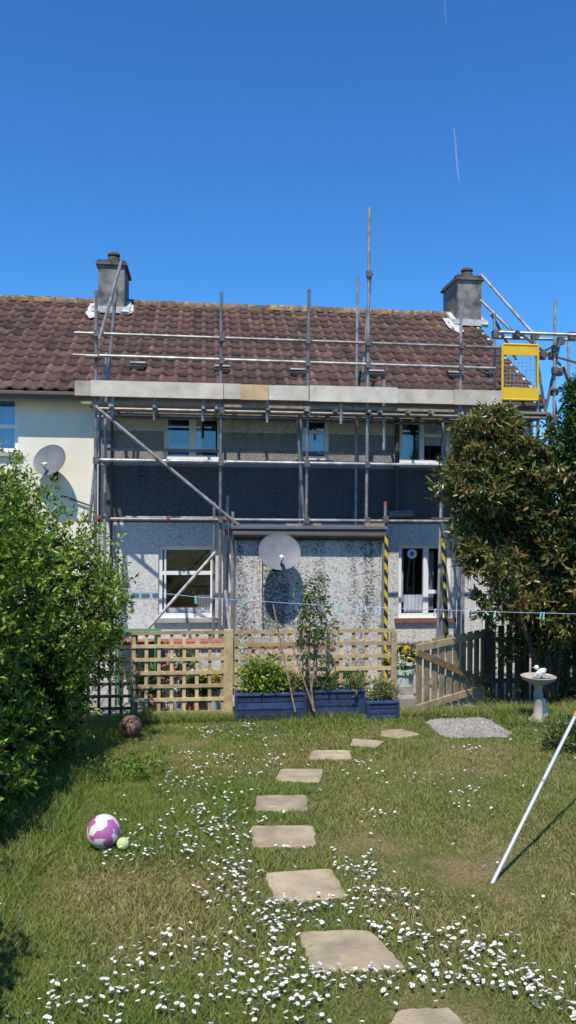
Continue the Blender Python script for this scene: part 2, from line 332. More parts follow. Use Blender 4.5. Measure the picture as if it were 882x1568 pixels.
def window(mb,op,y,mull=(),trans=(),curt=(),sill='sill',things=()):
    a,b,c,d=op; w=.065; Y0=y+.055;Y1=y+.125
    mb.box((a,Y0,c),(a+w,Y1,d),'white'); mb.box((b-w,Y0,c),(b,Y1,d),'white')
    mb.box((a+w,Y0,c),(b-w,Y1,c+w),'white'); mb.box((a+w,Y0,d-w),(b-w,Y1,d),'white')
    for m_,ww in mull:
        x=a+(b-a)*m_; mb.box((x-ww/2,Y0-.004,c+w),(x+ww/2,Y1-.006,d-w),'white')
    for (f,xa,xb) in trans:
        z=c+(d-c)*f; mb.box((a+(b-a)*xa+(w if xa==0 else 0),Y0+.004,z-.03),(a+(b-a)*xb-(w if xb==1 else 0),Y1-.01,z+.03),'white')
    gy=y+.1; mb.add([(a+w,gy,c+w),(b-w,gy,c+w),(b-w,gy,d-w),(a+w,gy,d-w)],[(0,1,2,3)],'glass')
    iy=y+.16;ib=y+1.8; e=.0
    mb.add([(a-e,iy,c),(b+e,iy,c),(b+.5,ib,c),(a-.5,ib,c)],[(0,1,2,3)],'dark'); mb.add([(a-e,iy,d),(b+e,iy,d),(b+.5,ib,d+.2),(a-.5,ib,d+.2)],[(0,1,2,3)],'dark')
    mb.add([(a-.5,ib,c),(b+.5,ib,c),(b+.5,ib,d+.2),(a-.5,ib,d+.2)],[(0,1,2,3)],'dark')
    mb.add([(a,iy,c),(a-.5,ib,c),(a-.5,ib,d+.2),(a,iy,d)],[(0,1,2,3)],'dark'); mb.add([(b,iy,c),(b+.5,ib,c),(b+.5,ib,d+.2),(b,iy,d)],[(0,1,2,3)],'dark')
    for (xa,xb,za,zb,t) in curt:
        n=10; x0=a+(b-a)*xa;x1=a+(b-a)*xb;z0=c+(d-c)*za;z1=c+(d-c)*zb; vs=[]
        for i in range(n+1):
            x=x0+(x1-x0)*i/n; yy=y+.19+.02*(i%2); vs+=[(x,yy,z0),(x,yy,z1)]
        mb.add(vs,[(2*i,2*i+2,2*i+3,2*i+1) for i in range(n)],'curtain',t)
    mb.box((a-.07,y-.07,c-.07),(b+.07,y+.06,c-.002),sill)
house=empty('terraced_house')
D=13.0
def op(pxa,pxb,pyt,pyb,D=13.0):
    m_=(pxa+pxb)/2; return (X(pxa,D),X(pxb,D),Z(m_,pyb,D),Z(m_,pyt,D))
ul=op(250,338,632,704); um=op(458,503,635,704); ur=op(611,690,637,710); ll=op(243,329,836,946); lr=op(611,692,834,946)
mb=MB(); wallpanel(mb,HX0,HX1,-.1,4.62,D,[ul,um,ur,ll,lr],'dash',zones=[(2.56,3.5,'dash_shade'),(3.5,4.08,'dash_shade_mid')])  # both zones carry the platform's shade as wall colour
mb.add([(HX1,13,-.1),(HX1,20.2,-.1),(HX1,20.2,4.6),(HX1,16.5,RZ-.05),(HX1,13,4.62+.15)],[(0,1,2,3,4)],'dash')
mb.add([(HX0,20.2,-.1),(HX1,20.2,-.1),(HX1,20.2,4.6),(HX0,20.2,4.6)],[(0,1,2,3)],'dash')
mb.make('walls',house)
mb=MB()
blu=(.35,.6,1.1);wh=(1.4,1.4,1.4);gr=(.5,.5,.5)
window(mb,ul,D,[(.5,.12)],[],[(.04,.12,.1,1,gr),(.55,.66,0,1,wh),(.05,.45,.0,.35,blu)])  # blue panel in left pane paints in a bluish glass reflection
window(mb,um,D,[],[(.62,0,1)],[(.1,.35,.6,1,wh),(.1,.9,.0,.6,blu)])
window(mb,ur,D,[(.45,.08)],[(.6,.45,1)],[(.5,.95,.4,1,wh),(.05,.2,0,1,gr)])
window(mb,ll,D,[(.12,.03)],[(.62,0,1)],[(.06,.14,0,1,wh),(.15,.95,0,.12,wh),(.7,.95,.1,.3,gr)])
window(mb,lr,D,[(.53,.09)],[(.35,.53,1)],[(.06,.14,.2,1,wh),(.15,.5,.0,.3,wh),(.56,.72,.1,.9,(.6,.65,.7)),(.82,.94,0,.8,wh)],'redsill')
mb.make('windows',house)
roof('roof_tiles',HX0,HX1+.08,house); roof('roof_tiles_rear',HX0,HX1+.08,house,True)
def ridge(x0,x1,parent):
    mb=MB(); x=x0
    while x<x1:
        xe=min(x+.45,x1); vs=[];n=8; r=.12; jz=random.uniform(-.012,.012)
        t=random.uniform(.75,1.25)
        for k_ in (x+.004,xe-.004):
            for i in range(n+1):
                a=math.pi*(-.08+1.16*i/n); vs.append((k_,RY+math.cos(a)*r*1.15,RZ-.02+jz+math.sin(a)*r))
        mb.add(vs,[(i,i+1,n+2+i,n+1+i) for i in range(n)],'ridge',(t,t,t))
        mb.box((xe-.02,RY-.15,RZ-.05),(xe+.02,RY+.15,RZ+.06),'ridge',(1.2,1.1,1)); x=xe
    mb.make('ridge_tiles',parent,True)
ridge(HX0,HX1,house)
mb=MB()
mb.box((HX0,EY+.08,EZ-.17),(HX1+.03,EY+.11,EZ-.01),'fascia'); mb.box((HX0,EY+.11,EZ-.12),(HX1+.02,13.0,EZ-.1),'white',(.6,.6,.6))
mb.tube((HX0,EY+.02,EZ-.06),(HX1+.05,EY+.02,EZ-.06),.055,'gutter',10)
mb.beam((HX1+.05,EY,EZ-.04),(HX1+.05,RY,RZ-.04),.06,.09,'lead'); mb.beam((HX1+.05,2*RY-EY,EZ-.04),(HX1+.05,RY,RZ-.04),.06,.09,'lead')
mb.tube((HX0+.06,12.93,0),(HX0+.06,12.93,4.5),.035,'white')
mb.tube((X(606,13),12.93,2.6),(X(606,13),12.93,4.5),.04,'gutter'); mb.tube((X(592,13),12.9,2.72),(X(630,13),12.9,2.75),.06,'dish')
mb.tube((X(171,13),12.95,0),(X(171,13),12.95,4.4),.02,'gutter'); mb.tube((X(742,13),12.94,0),(X(742,13),12.94,1.1),.045,'white')
mb.make('gutters_and_pipes',house)
def chimney(name,xc,parent,pots):
    mb=MB(); w=.26; y0=15.95;y1=16.95; zt=7.72
    mb.box((xc-w,y0,6.2),(xc+w,y1,zt),'chim'); mb.box((xc-w-.05,y0-.05,zt),(xc+w+.05,y1+.05,zt+.05),'chim',(.6,.6,.6)); mb.box((xc-w-.02,y0-.02,zt+.05),(xc+w+.02,y1+.02,zt+.1),'chim',(.5,.5,.5))
    for py in pots:
        mb.lathe([(.0,.1),(.14,.1),(.13,.2),(.1,.24),(.13,.26),(.13,.29),(.09,.33),(.0,.34)],(xc+.02,py,zt),'pot',14)
    zf=roofz(y0)
    mb.beam((xc-w-.12,y0-.03,zf+.07),(xc+w+.12,y0-.03,zf+.07),.09,.13,'lead')
    for sgn in (-1,1):
        mb.beam((xc+sgn*(w+.04),y0-.12,roofz(y0-.12)+.07),(xc+sgn*(w+.04),16.45,roofz(16.45)+.08),.14,.07,'lead',(1,1,1))
    mb.make(name,parent)
chimney('chimney_left',X(168,15.95),house,(16.2,16.6)); chimney('chimney_right',X(717,15.95),house,(16.2,16.65))
mb=MB()
for (px0,px1,ya,yb) in ((132,146,15.6,16.3),(190,200,15.9,16.3),(682,697,15.5,16.2)):
    xa=X(px0,15.9);xb=X(px1,15.9)
    mb.add([(xa,yb,roofz(yb)+.07),(xb,yb-.05,roofz(yb)+.06),(xb+.03,ya,roofz(ya)+.07),((xa+xb)/2,ya-.1,roofz(ya-.1)+.07),(xa-.03,ya+.2,roofz(ya+.2)+.07)],[(0,4,3,2,1)],'lead')
for px,py in ((212,563),(340,568),(455,573),(575,575),(695,577)):
    dr_=ray(px,py)
    t=(EZ-EY*SL-EYE)/(dr_.z-SL*dr_.y); p=C0+dr_*t
    mb.beam(p+Vector((-.13,-.05,.03)),p+Vector((.13,-.05,.03)),.26,.07,'tile',(.7,.7,.7),up=(0,-SL,1)); mb.beam(p+Vector((-.11,-.2,-.03)),p+Vector((.11,-.2,-.03)),.02,.06,'black')
    mb.beam(p+Vector((-.13,-.1,.07)),p+Vector((.13,-.1,.07)),.06,.012,'lead',(.6,.6,.6),up=(0,-SL,1))
mb.make('roof_vents_and_mortar',house)
# extension
EX0=X(363,11.5);EX1=X(584,11.5)
mb=MB(); mb.box((EX0,11.5,-.1),(EX1,12.998,2.33),'dash_ext')
mb.box((EX0-.07,11.42,2.33),(EX1+.06,12.997,2.50),'felt'); mb.box((EX0-.09,11.4,2.5),(EX1+.08,12.996,2.54),'felt',(2,2,2))
mb.tube((EX0-.06,11.36,2.42),(EX1+.04,11.36,2.4),.045,'gutter',10); mb.tube((EX1+.02,11.4,0),(EX1+.02,11.4,2.38),.035,'dish')
for px,w_ in ((438,.25),(480,.12),(560,.3)): mb.box((X(px,11.6),11.6,2.541),(X(px,11.6)+w_,11.75,2.541+random.uniform(.02,.05)),'board')
mb.tube((X(402,11.48),11.485,2.3),(X(402,11.48)+.03,11.485,.3),.007,'black',5)
mb.make('flat_roof_extension',house)

nb=empty('neighbouring_house'); nx0=-12.0
mb=MB(); nw=(X(-40,13),X(27,13),Z(0,692,13),Z(0,604,13)); nl=(X(-40,13),X(27,13),.95,2.1)
wallpanel(mb,nx0,HX0,-.1,4.62,13.0,[nw,nl],'cream'); mb.add([(nx0,13,-.1),(nx0,20.2,-.1),(nx0,20.2,4.6),(nx0,16.5,RZ),(nx0,13,4.7)],[(0,1,2,3,4)],'cream')
mb.make('walls',nb)
mb=MB(); window(mb,nw,13.0,[(.45,.08)],[(.45,0,1)],[(.5,.95,0,1,blu),(.05,.45,0,.4,wh)]); window(mb,nl,13.0,[(.5,.08)],[],[]); mb.make('windows',nb)
roof('roof_tiles',nx0,HX0,nb); roof('roof_tiles_rear',nx0,HX0,nb,True); ridge(nx0,HX0,nb)
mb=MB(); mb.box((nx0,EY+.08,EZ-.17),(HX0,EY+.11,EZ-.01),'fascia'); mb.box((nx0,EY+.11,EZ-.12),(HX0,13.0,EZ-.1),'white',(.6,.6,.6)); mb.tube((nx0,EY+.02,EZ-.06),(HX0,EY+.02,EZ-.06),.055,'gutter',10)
mb.tube((X(98,13),12.96,Z(98,760,13)),(X(140,13),12.96,Z(140,775,13)),.015,'gutter'); mb.make('gutter_and_fascia',nb)

# ---------------- satellite dishes
def satdish(loc,wally,r,yaw=0,tilt=20):
    mb=MB(); Mx=Matrix.Rotation(math.radians(yaw),3,'Z')@Matrix.Rotation(math.radians(90-tilt),3,'X')
    prof=[(r*i/8,.16*r*(i/8)**2) for i in range(9)]
    prof+= [(r*1.02,.16*r+.004),(r,.16*r-.012)]+[(r*i/8,.16*r*(i/8)**2-.014) for i in range(7,-1,-1)]
    S=Matrix.Diagonal((1,.9,1)); loc=Vector(loc)
    mb.lathe(prof,loc,'dish',28,Mx=Mx@S)
    ax=Mx@Vector((0,0,1))
    lnb=loc+ax*r*.95+Vector((0,0,-r*.55)); mb.tube(loc+Vector((0,0,-r*.75)),lnb,.012,'dish'); mb.tube(lnb-ax*.03,lnb-ax*.03-(lnb-loc).normalized()*.1,.03,'white',10)
    back=loc-ax*.05; mb.tube(back,(loc.x,wally-.04,loc.z-.1),.02,'black'); mb.tube((loc.x,wally-.06,loc.z+.08),(loc.x,wally-.06,loc.z-.25),.022,'black')
    mb.box((loc.x-.06,wally-.02,loc.z-.3),(loc.x+.06,wally-.002,loc.z-.05),'black')
    return mb.make('satellite_dish',None,True)
p=P(427,846,11.17); satdish(p,11.5,.31,8,22)
p=P(78,706,12.7); satdish(p,13.0,.29,-25,20)

# ---------------- scaffolding
scf=empty('scaffolding'); T=MB(); CP=MB(); B=MB()
Do=11.8; Di=12.72; TR=.0245
def tube(a,b): T.tube(a,b,TR,'galv',8,t=(lambda q:(q,q,q))(random.uniform(.65,1.2)))
def coup(p,s=.05):
    p=Vector(p); CP.box((p.x-s*.8,p.y-s,p.z-s),(p.x+s*.8,p.y+s*.6,p.z+s),'coup'); CP.tube((p.x+s*.9,p.y-s*1.4,p.z-.01),(p.x+s*.9,p.y+.02,p.z-.01),.012,'coup',6)
zr1=Z(338,518,Do); zr2=Z(338,553,Do); zpl=4.33; zl3=Z(338,708,Do); zl4=2.63
stds=[(147,445,0),(338,448,0),(469,443,2.55),(561,318,2.55),(703,465,0),(846,458,0)]
XO=[]
for px,top,zb in stds:
    x=X(px,Do); XO.append(x); tube((x,Do,zb),(x+random.uniform(-.02,.02),Do,Z(px,top,Do)))
    for z in (zr1,zr2,zpl-.05,zl3,zl4): coup((x,Do-.03,z))
    CP.box((x-.07,Do-.07,zb+.0),(x+.07,Do+.07,zb+.012),'coup')
for i,x in enumerate(XO):
    zb=2.55 if EX0<x<EX1 else 0
    tube((x+.02,Di,zb),(x+.02,Di,(zpl+.35) if i!=3 else Z(568,425,Di)))
xl=X(113,Do); xr=X(757,Do); yo=Do-.05
tube((xl,yo,zr1),(xr+.1,yo,zr1-.02)); tube((xl+.3,yo,zr2+.02),(xr-.02,yo,zr2)); tube((xl-.02,yo,zr2+.02),(xl+.35,yo-.05,zr2))
tube((X(150,Do),yo,zpl-.06),(X(835,Do),yo,zpl-.06)); tube((X(146,Di),Di+.06,zpl-.06),(X(830,Di),Di+.06,zpl-.06))
tube((X(152,Do),yo,zl3+.01),(X(745,Do),yo,zl3)); tube((X(170,Do),yo,zl4),(X(735,Do),yo,zl4-.01)); tube((X(185,Di),Di-.05,zl4+.02),(X(358,Di),Di-.05,zl4+.02))
tube((X(163,Di),Di+.05,zl3+.25),(X(600,Di),Di+.05,zl3+.24))
tl=[X(px,Do) for px in (170,236,310,330,408,466,510,560,578,620,655,700,735,790,835)]
for x in tl:
    tube((x,Do-.22,zpl-.03),(x,12.93,zpl-.03)); coup((x,Do-.04,zpl-.03),.04); 
for x in [X(px,Do) for px in (172,236,310,408,520)]:
    tube((x,Do-.06,zpl-.22),(x,Do-.06,zpl+.12))
for x in [XO[0],XO[1],X(252,Do),X(682,Do),XO[4]]:
    tube((x+.05,Do-.2,zl4+.02),(x+.05,12.95,zl4+.02))
    CP.tube((x+.05,Do-.22,zl4+.02),(x+.05,Do-.2,zl4+.02),.025,'red'); tube((x+.05,Do-.2,zl3),(x+.05,12.95,zl3))
tube(P(146,622,Do-.08),P(365,804,Do-.08)); tube(P(333,842,Do+.2),P(222,968,Do-.6)); tube(P(186,400,Do+.1),P(152,520,Do-.1)); 
tube(P(455,640,Do+.2),P(466,803,Do+.1)); tube(P(163,540,Do+.3),P(137,800,Do)); tube(P(178,440,Do+.3),P(160,640,Do+.2))
tube((X(350,Do),12.2,0),(X(350,Do),12.2,3.0)); tube((X(357,Do),11.9,0),(X(357,Do),11.9,2.75)); tube((X(329,Do),12.3,0),(X(329,Do),12.3,2.9))
tube(P(345,905,12.0),P(352,965,11.2)); tube((X(555,Do),Do+.06,zr2-.2),(X(566,Do),Do+.06,zr2+1.45))
tube(P(590,768,11.7),P(590,808,11.7)); CP.tube(P(590,768,11.7),P(590,773,11.7),.026,'red')
tube((X(588,Do),Do+.05,zpl-.6),(X(588,Do),Do+.05,zpl+.5))
tube((X(676,Do),12.0,0),(X(690,Do),12.3,zl4+.3)); tube((X(720,Do),12.1,0),(X(720,Do),12.1,zl3+.2))
for px,py,D_ in ((150,600,Do),(150,545,Do),(338,520,Do),(565,420,Do),(362,800,Do),(345,815,Do),(333,845,Do+.2),(590,795,11.7)): coup(P(px,py,D_))
def tt(a,Da,b,Db): tube(P(*a,Da),P(*b,Db))
tt((737,421),13.2,(817,512),11.9); tt((736,460),13.2,(793,516),12.4); tt((752,508),12.0,(882,513),11.5); tt((753,517),12.6,(900,521),12.2)
tt((757,480),12.2,(757,600),12.2); tt((816,512),11.9,(853,740),12.4); tt((900,545),12.0,(826,690),12.6); tt((858,520),11.8,(833,640),12.0)
tt((882,510),12.8,(820,545),13.4); tt((838,640),12.2,(865,740),12.2); tt((830,540),12.0,(900,560),12.6); tt((845,595),11.7,(905,600),13.0); tt((862,560),11.9,(900,680),13.5)
tt((822,528),11.8,(824,700),11.8); tt((848,610),12.0,(868,735),13.6); tt((790,505),11.8,(860,560),12.2); tt((870,520),13.5,(874,760),13.5); tt((752,480),12.2,(790,550),12.9)
for px,py in ((758,512),(790,514),(818,515),(858,522),(845,545),(830,545),(855,570),(848,600),(875,515),(762,540)): coup(P(px,py,11.95),.06)
bx0=X(150,Do);bx1=X(835,Do)
ystr=[(12.67,12.87)]+[(11.72+i*.212,11.72+i*.212+.21) for i in range(4)]
for (ya,yb) in ystr:
    x=bx0-random.uniform(0,.3)
    while x<bx1:
        xe=min(x+random.uniform(2.4,3.9),bx1+.05); t=random.uniform(.75,1.1); B.box((x+.004,ya,zpl),(xe-.004,yb,zpl+.038),'board',(t,t,t)); x=xe
zt0=Z(338,612,Do);zt1=Z(338,590,Do)
segs=[(115,138,(.75,.72,.7)),(139,340,(1.05,1.02,1.0)),(341,367,(.9,.9,.88)),(367,408,(1,.78,.5)),(409,470,(1,1,1)),(471,604,(1.08,1.08,1.08)),(600,706,(.95,.93,.9)),(690,762,(.85,.82,.78))]
for i,(a,b,t) in enumerate(segs):
    B.box((X(a,Do),Do-.11-.036*(i%2),zt0-.01*(i%2)),(X(b,Do),Do-.08-.036*(i%2),zt1+.006*(i%3)),'toeb',t)
T.make('tubes',scf,True); CP.make('couplers',scf); B.make('boards',scf)
mb=MB(); Dg=11.72
x0=X(768,Dg);x1=X(822,Dg);z1=Z(795,528,Dg);z0=Z(795,612,Dg); 
mb.tube((x0,Dg,z0),(x0,Dg,z1),.02,'yellow');mb.tube((x1,Dg,z0),(x1,Dg,z1),.02,'yellow');mb.tube((x0,Dg,z1),(x1,Dg,z1),.02,'yellow');mb.tube((x0,Dg,z0),(x1,Dg,z0),.02,'yellow')
h=z1-z0; mb.box((x0,Dg-.008,z1-h*.19),(x1,Dg+.008,z1),'yellow'); mb.box((x0,Dg-.008,z0),(x1,Dg+.008,z0+h*.22),'yellow')
for i in range(1,9): mb.tube((x0+(x1-x0)*i/9,Dg,z0+h*.2),(x0+(x1-x0)*i/9,Dg,z1-h*.18),.004,'galv',5)
for i in range(1,9): mb.tube((x0,Dg,z0+h*(.2+.62*i/9)),(x1,Dg,z0+h*(.2+.62*i/9)),.004,'galv',5)
mb.make('safety_gate')
for (px,Dz,lean) in ((592,11.3,0),(684,11.4,.12)):
    mb=MB(); x=X(px,Dz); mb.tube((x+lean*.5,Dz,0.04),(x-lean*.5,Dz,Z(px,820,Dz)),.03,'hazard',10)
    mb.make('hazard_marked_post')

# ---------------- fence, gate, planters
def trellis(x0,x1,y,z0,z1,k,pitch=.155,hw=.022):
    mb=MB(); n=max(2,round((x1-x0)/pitch)); m_=max(2,round((z1-z0)/pitch))
    for i in range(n+1):
        x=x0+(x1-x0)*i/n+random.uniform(-.005,.005); t=random.uniform(.7,1.2); mb.box((x-hw,y-.008,z0+random.uniform(-.01,.01)),(x+hw,y+.008,z1+random.uniform(0,.012)),k,(t,t,t))
    for j in range(m_+1):
        z=z0+(z1-z0)*j/m_; t=random.uniform(.7,1.2); mb.box((x0-.02,y-.026,z-hw),(x1+.02,y-.01,z+hw),k,(t,t,t))
    return mb
FY=10.05; zt=1.19
f=trellis(X(206,FY),X(342,FY),FY,.16,zt,'neww',.165); f.box((X(344,FY),FY-.05,.02),(X(358,FY),FY+.05,1.22),'neww'); f.box((X(208,FY)-.05,FY+.02,.02),(X(208,FY)+.03,FY+.09,1.2),'oldw',(1.5,1.4,1.3)); f.make('trellis_fence')
f=trellis(X(363,FY),X(602,FY),FY,.36,zt,'neww',.175,.025); f.box((X(600,FY),FY-.04,.0),(X(608,FY),FY+.04,1.16),'gatew'); f.box((X(470,FY),FY+.012,.0),(X(476,FY),FY+.05,1.1),'gatew'); f.make('trellis_fence')
f=trellis(X(120,FY+.1),X(204,FY+.1),FY+.1,.05,1.15,'oldw',.15,.019); f.make('trellis_fence')
f=MB(); x=X(752,10.7)
while x<8.0:
    t=random.uniform(.7,1.3); hh=1.15+random.uniform(-.04,.04); f.box((x,10.7,0),(x+.085,10.72,hh),'oldw',(t,t,t)); x+=.125
for z in (.3,.9): f.box((X(748,10.7),10.722,z),(8,10.76,z+.07),'oldw')
for px in (750,800,850): f.box((X(px,10.7),10.762,0),(X(px,10.7)+.09,10.85,1.25),'oldw')
f.make('picket_fence')
A=P(637,784,9.75);Bq=P(746,784,10.9); A=Vector((A.x,9.75,0));Bq=Vector((Bq.x,10.9,0))
g=MB(); dv=(Bq-A); nrm=Vector((dv.y,-dv.x,0)).normalized()*-1
if nrm.y>0: nrm=-nrm
zb0,zt_=.16,1.07
n=10
for i in range(n):
    p=A+dv*((i+.5)/n)
    t=random.uniform(.7,1.1)
    g.beam(p+Vector((0,0,zb0)),p+Vector((0,0,zt_+random.uniform(-.01,.02))),.115,.02,'gatew',(t,t,t),up=nrm)
off=nrm*.025
for z in (zb0+.06,zt_-.07): g.beam(A+off+Vector((0,0,z)),Bq+off+Vector((0,0,z)),.03,.09,'gatew',(1.2,1.2,1.2))
g.beam(A+off*1.3+Vector((0,0,zt_-.12)),Bq+off*1.3+Vector((0,0,zb0+.1)),.03,.09,'gatew',(.7,.6,.5))
g.beam(Bq+dv.normalized()*.08,Bq+dv.normalized()*.08+Vector((0,0,1.25)),.1,.1,'gatew',(.7,.7,.7)); g.make('garden_gate')
def planter(x0,x1,y0,y1,zb,ztp,n):
    m_=MB(); h=(ztp-zb)/n
    for i in range(n):
        t=random.uniform(.7,1.3); a=zb+i*h+.006; b_=zb+(i+1)*h-.006
        m_.box((x0,y0,a),(x1,y0+.02,b_),'blue',(t,t,t)); m_.box((x0,y1-.02,a),(x1,y1,b_),'blue'); m_.box((x0+.001,y0+.021,a),(x0+.02,y1-.021,b_),'blue'); m_.box((x1-.02,y0+.021,a),(x1-.001,y1-.021,b_),'blue')
    for xx in (x0,x1): m_.box((xx-.02,y0-.015,zb),(xx+.02,y0-.001,ztp+.006),'blue',(.8,.8,.8))
    m_.box((x0-.02,y0-.02,ztp),(x1+.02,y0+.05,ztp+.02),'blue',(1.4,1.4,1.4)); m_.box((x0+.021,y0+.022,zb),(x1-.021,y1-.022,ztp-.04),'soil')
    return m_.make('planter_box')
planter(X(363,9.7),X(468,9.7),9.62,9.97,.1,.46,4); planter(X(478,9.72),X(558,9.72),9.68,9.98,.1,.47,4); planter(X(563,9.6),X(608,9.6),9.5,9.85,.09,.36,4)

mb=MB(); a=X(185,11.1);b_=X(352,11.1); mb.box((a,11.1,0),(b_,11.3,.8),'rendw')
x=a
while x<b_-.1:
    t=random.uniform(.8,1.2); mb.box((x,11.06,.8),(x+.215,11.34,.9),'coping',(t,t,t)); x+=.225
mb.make('low_garden_wall')
mb=MB(); a=X(178,10.8);b_=X(246,10.8); zt2=Z(212,966,10.8); mb.box((a,10.6,zt2-.03),(b_,11.0,zt2),'greenp')
for xx in (a+.03,b_-.05):
    for yy in (10.62,10.95): mb.tube((xx,yy,.05),(xx,yy,zt2-.03),.015,'greenp')
mb.make('garden_table')
mb=MB(); a=X(385,11.2);b_=X(512,11.2)
for i in range(3): mb.box((a,11.15,.42+i*.17),(b_,11.18,.42+i*.17+.1),'coping' if i==2 else 'gatew')
for i in range(4): mb.box((a,10.72+i*.11,.44),(b_,10.72+i*.11+.09,.47),'gatew')
for xx in (a,b_-.06):
    mb.box((xx,10.72,.05),(xx+.06,10.78,.66),'gatew'); mb.box((xx,11.185,.05),(xx+.06,11.24,.92),'gatew'); mb.box((xx,10.7,.66),(xx+.06,11.18,.7),'gatew')
mb.make('garden_bench')
def pot(px,D_,r,h,k,flow=None,z0=.055):
    e=empty('potted_plant'); m_=MB(); x=X(px,D_)
    m_.lathe([(0,0),(r*.7,0),(r*.95,h*.85),(r*1.08,h*.86),(r*1.08,h),(r*.9,h),(r*.88,h*.9),(0,h*.9)],(x,D_,z0),k,18); m_.make('pot',e,True)
    foliage('plant',[(x,D_,z0+h+r*.6,r*1.3,r*1.2,r*1.1)],130,6,.06,.025,[(.05,.12,.02),(.09,.18,.03),(.03,.07,.015)],'leaf',e,twig=.07)
    if flow:
        pp=unit(rng.normal(size=(70,3)));pp[:,2]=abs(pp[:,2]); q=MB()
        for v in pp: 
            c_=Vector((x,D_,z0+h+r*.6))+Vector(v*np.array([r*1.35,r*1.25,r*1.2])); q.lathe([(.0,.012),(.02,.006),(.03,.012),(.018,-.01),(0,-.012)],c_,flow,7)
        q.make('flowers',e)
pot(232,10.55,.14,.26,'terra'); pot(262,10.7,.16,.3,'ornw','petalp'); pot(300,10.5,.13,.24,'terra'); pot(325,10.6,.14,.28,'mint','yflow'); pot(220,10.8,.15,.32,'mint'); pot(540,10.6,.14,.26,'terra')
pot(618,10.7,.17,.5,'mint','yflow'); pot(283,10.8,.13,.5,'ornw')
mb=MB(); mb.box((X(612,10.4),10.35,.0),(X(640,10.4),10.75,.2),'patio'); mb.box((X(612,10.4),10.55,.2),(X(640,10.4),10.95,.32),'patio'); mb.make('garden_steps')

# ---------------- stepping stones
stones=[[(575,1600),(740,1600),(688,1548),(612,1552)],[(457,1432),(566,1428),(622,1487),(478,1494)],[(405,1340),(508,1334),(533,1378),(420,1384)],[(383,1268),(480,1267),(484,1298),(388,1300)],
[(392,1221),(470,1220),(472,1243),(390,1244)],[(430,1180),(495,1180),(490,1200),(421,1198)],[(478,1151),(535,1151),(540,1164),(472,1165)],[(540,1133),(590,1137),(576,1146),(535,1143)],[(583,1121),(614,1118),(643,1126),(612,1132),(582,1128)]]
spol=[]
for st in stones:
    e=MB(); pts=[G(*p) for p in st]; c=sum(pts,Vector())/len(pts)
    A_=sum((pts[i].x*pts[(i+1)%len(pts)].y-pts[(i+1)%len(pts)].x*pts[i].y) for i in range(len(pts)))
    if A_<0: pts=pts[::-1]
    ring=[]
    for i in range(len(pts)):
        a,b=pts[i],pts[(i+1)%len(pts)]
        for k_ in range(9):
            q=a.lerp(b,(k_/9) if k_ else .0); q=q+(c-q)*(.04 if k_==0 else 0)+Vector((random.uniform(-1,1),random.uniform(-1,1),0))*.008; ring.append(q)
    spol.append([((q+(c-q)*.05).x,(q+(c-q)*.05).y) for q in ring]); n=len(ring); vs=[]
    for q in ring: vs.append((q.x,q.y,gz(q.y)-.03))
    for q in ring: vs.append((q.x,q.y,gz(q.y)+.012))
    for q in ring: q2=q+(c-q)*.03; vs.append((q2.x,q2.y,gz(q2.y)+.018))
    fs=[(i,(i+1)%n,n+(i+1)%n,n+i) for i in range(n)]+[(n+i,n+(i+1)%n,2*n+(i+1)%n,2*n+i) for i in range(n)]+[tuple(range(2*n,3*n))]
    t=random.uniform(.9,1.1); e.add(vs,fs,'stone',(t,t,t)); e.make('stepping_stone')
def inpoly(x,y,poly):
    r=np.zeros(len(x),bool); n=len(poly); j=n-1
    for i in range(n):
        xi,yi=poly[i];xj,yj=poly[j]
        c=((yi>y)!=(yj>y))&(x<(xj-xi)*(y-yi)/(yj-yi+1e-12)+xi); r^=c; j=i
    return r
gpc=[G(*p) for p in [(652,1108),(664,1102),(735,1100),(752,1104),(782,1124),(776,1131),(690,1132),(672,1128)]]; gp=[]
for i in range(len(gpc)):
    for k_ in range(6): gp.append(gpc[i].lerp(gpc[(i+1)%len(gpc)],k_/6)+Vector((random.uniform(-.02,.02),random.uniform(-.03,.03),0)))
gpx=[(q.x,q.y) for q in gp]; ng=len(gp)
e=MB(); e.add([(q.x,q.y,gz(q.y)+.014) for q in gp],[tuple(range(ng))],'gravel')
gxs=np.random.default_rng(3).uniform(min(q[0] for q in gpx)-.05,max(q[0] for q in gpx)+.05,1500); gys=np.random.default_rng(4).uniform(min(q[1] for q in gpx),max(q[1] for q in gpx),1500)
for qx,qy,ok in zip(gxs,gys,inpoly(gxs,gys,gpx)):
    if not ok: continue
    t=random.uniform(.5,1.2); s_=random.uniform(.005,.012); e.lathe([(0,-s_),(s_,0),(s_*.6,s_*.7),(0,s_*.8)],(qx,qy,gz(qy)+.016),'conc',5,(t,t,t))
e.make('gravel')
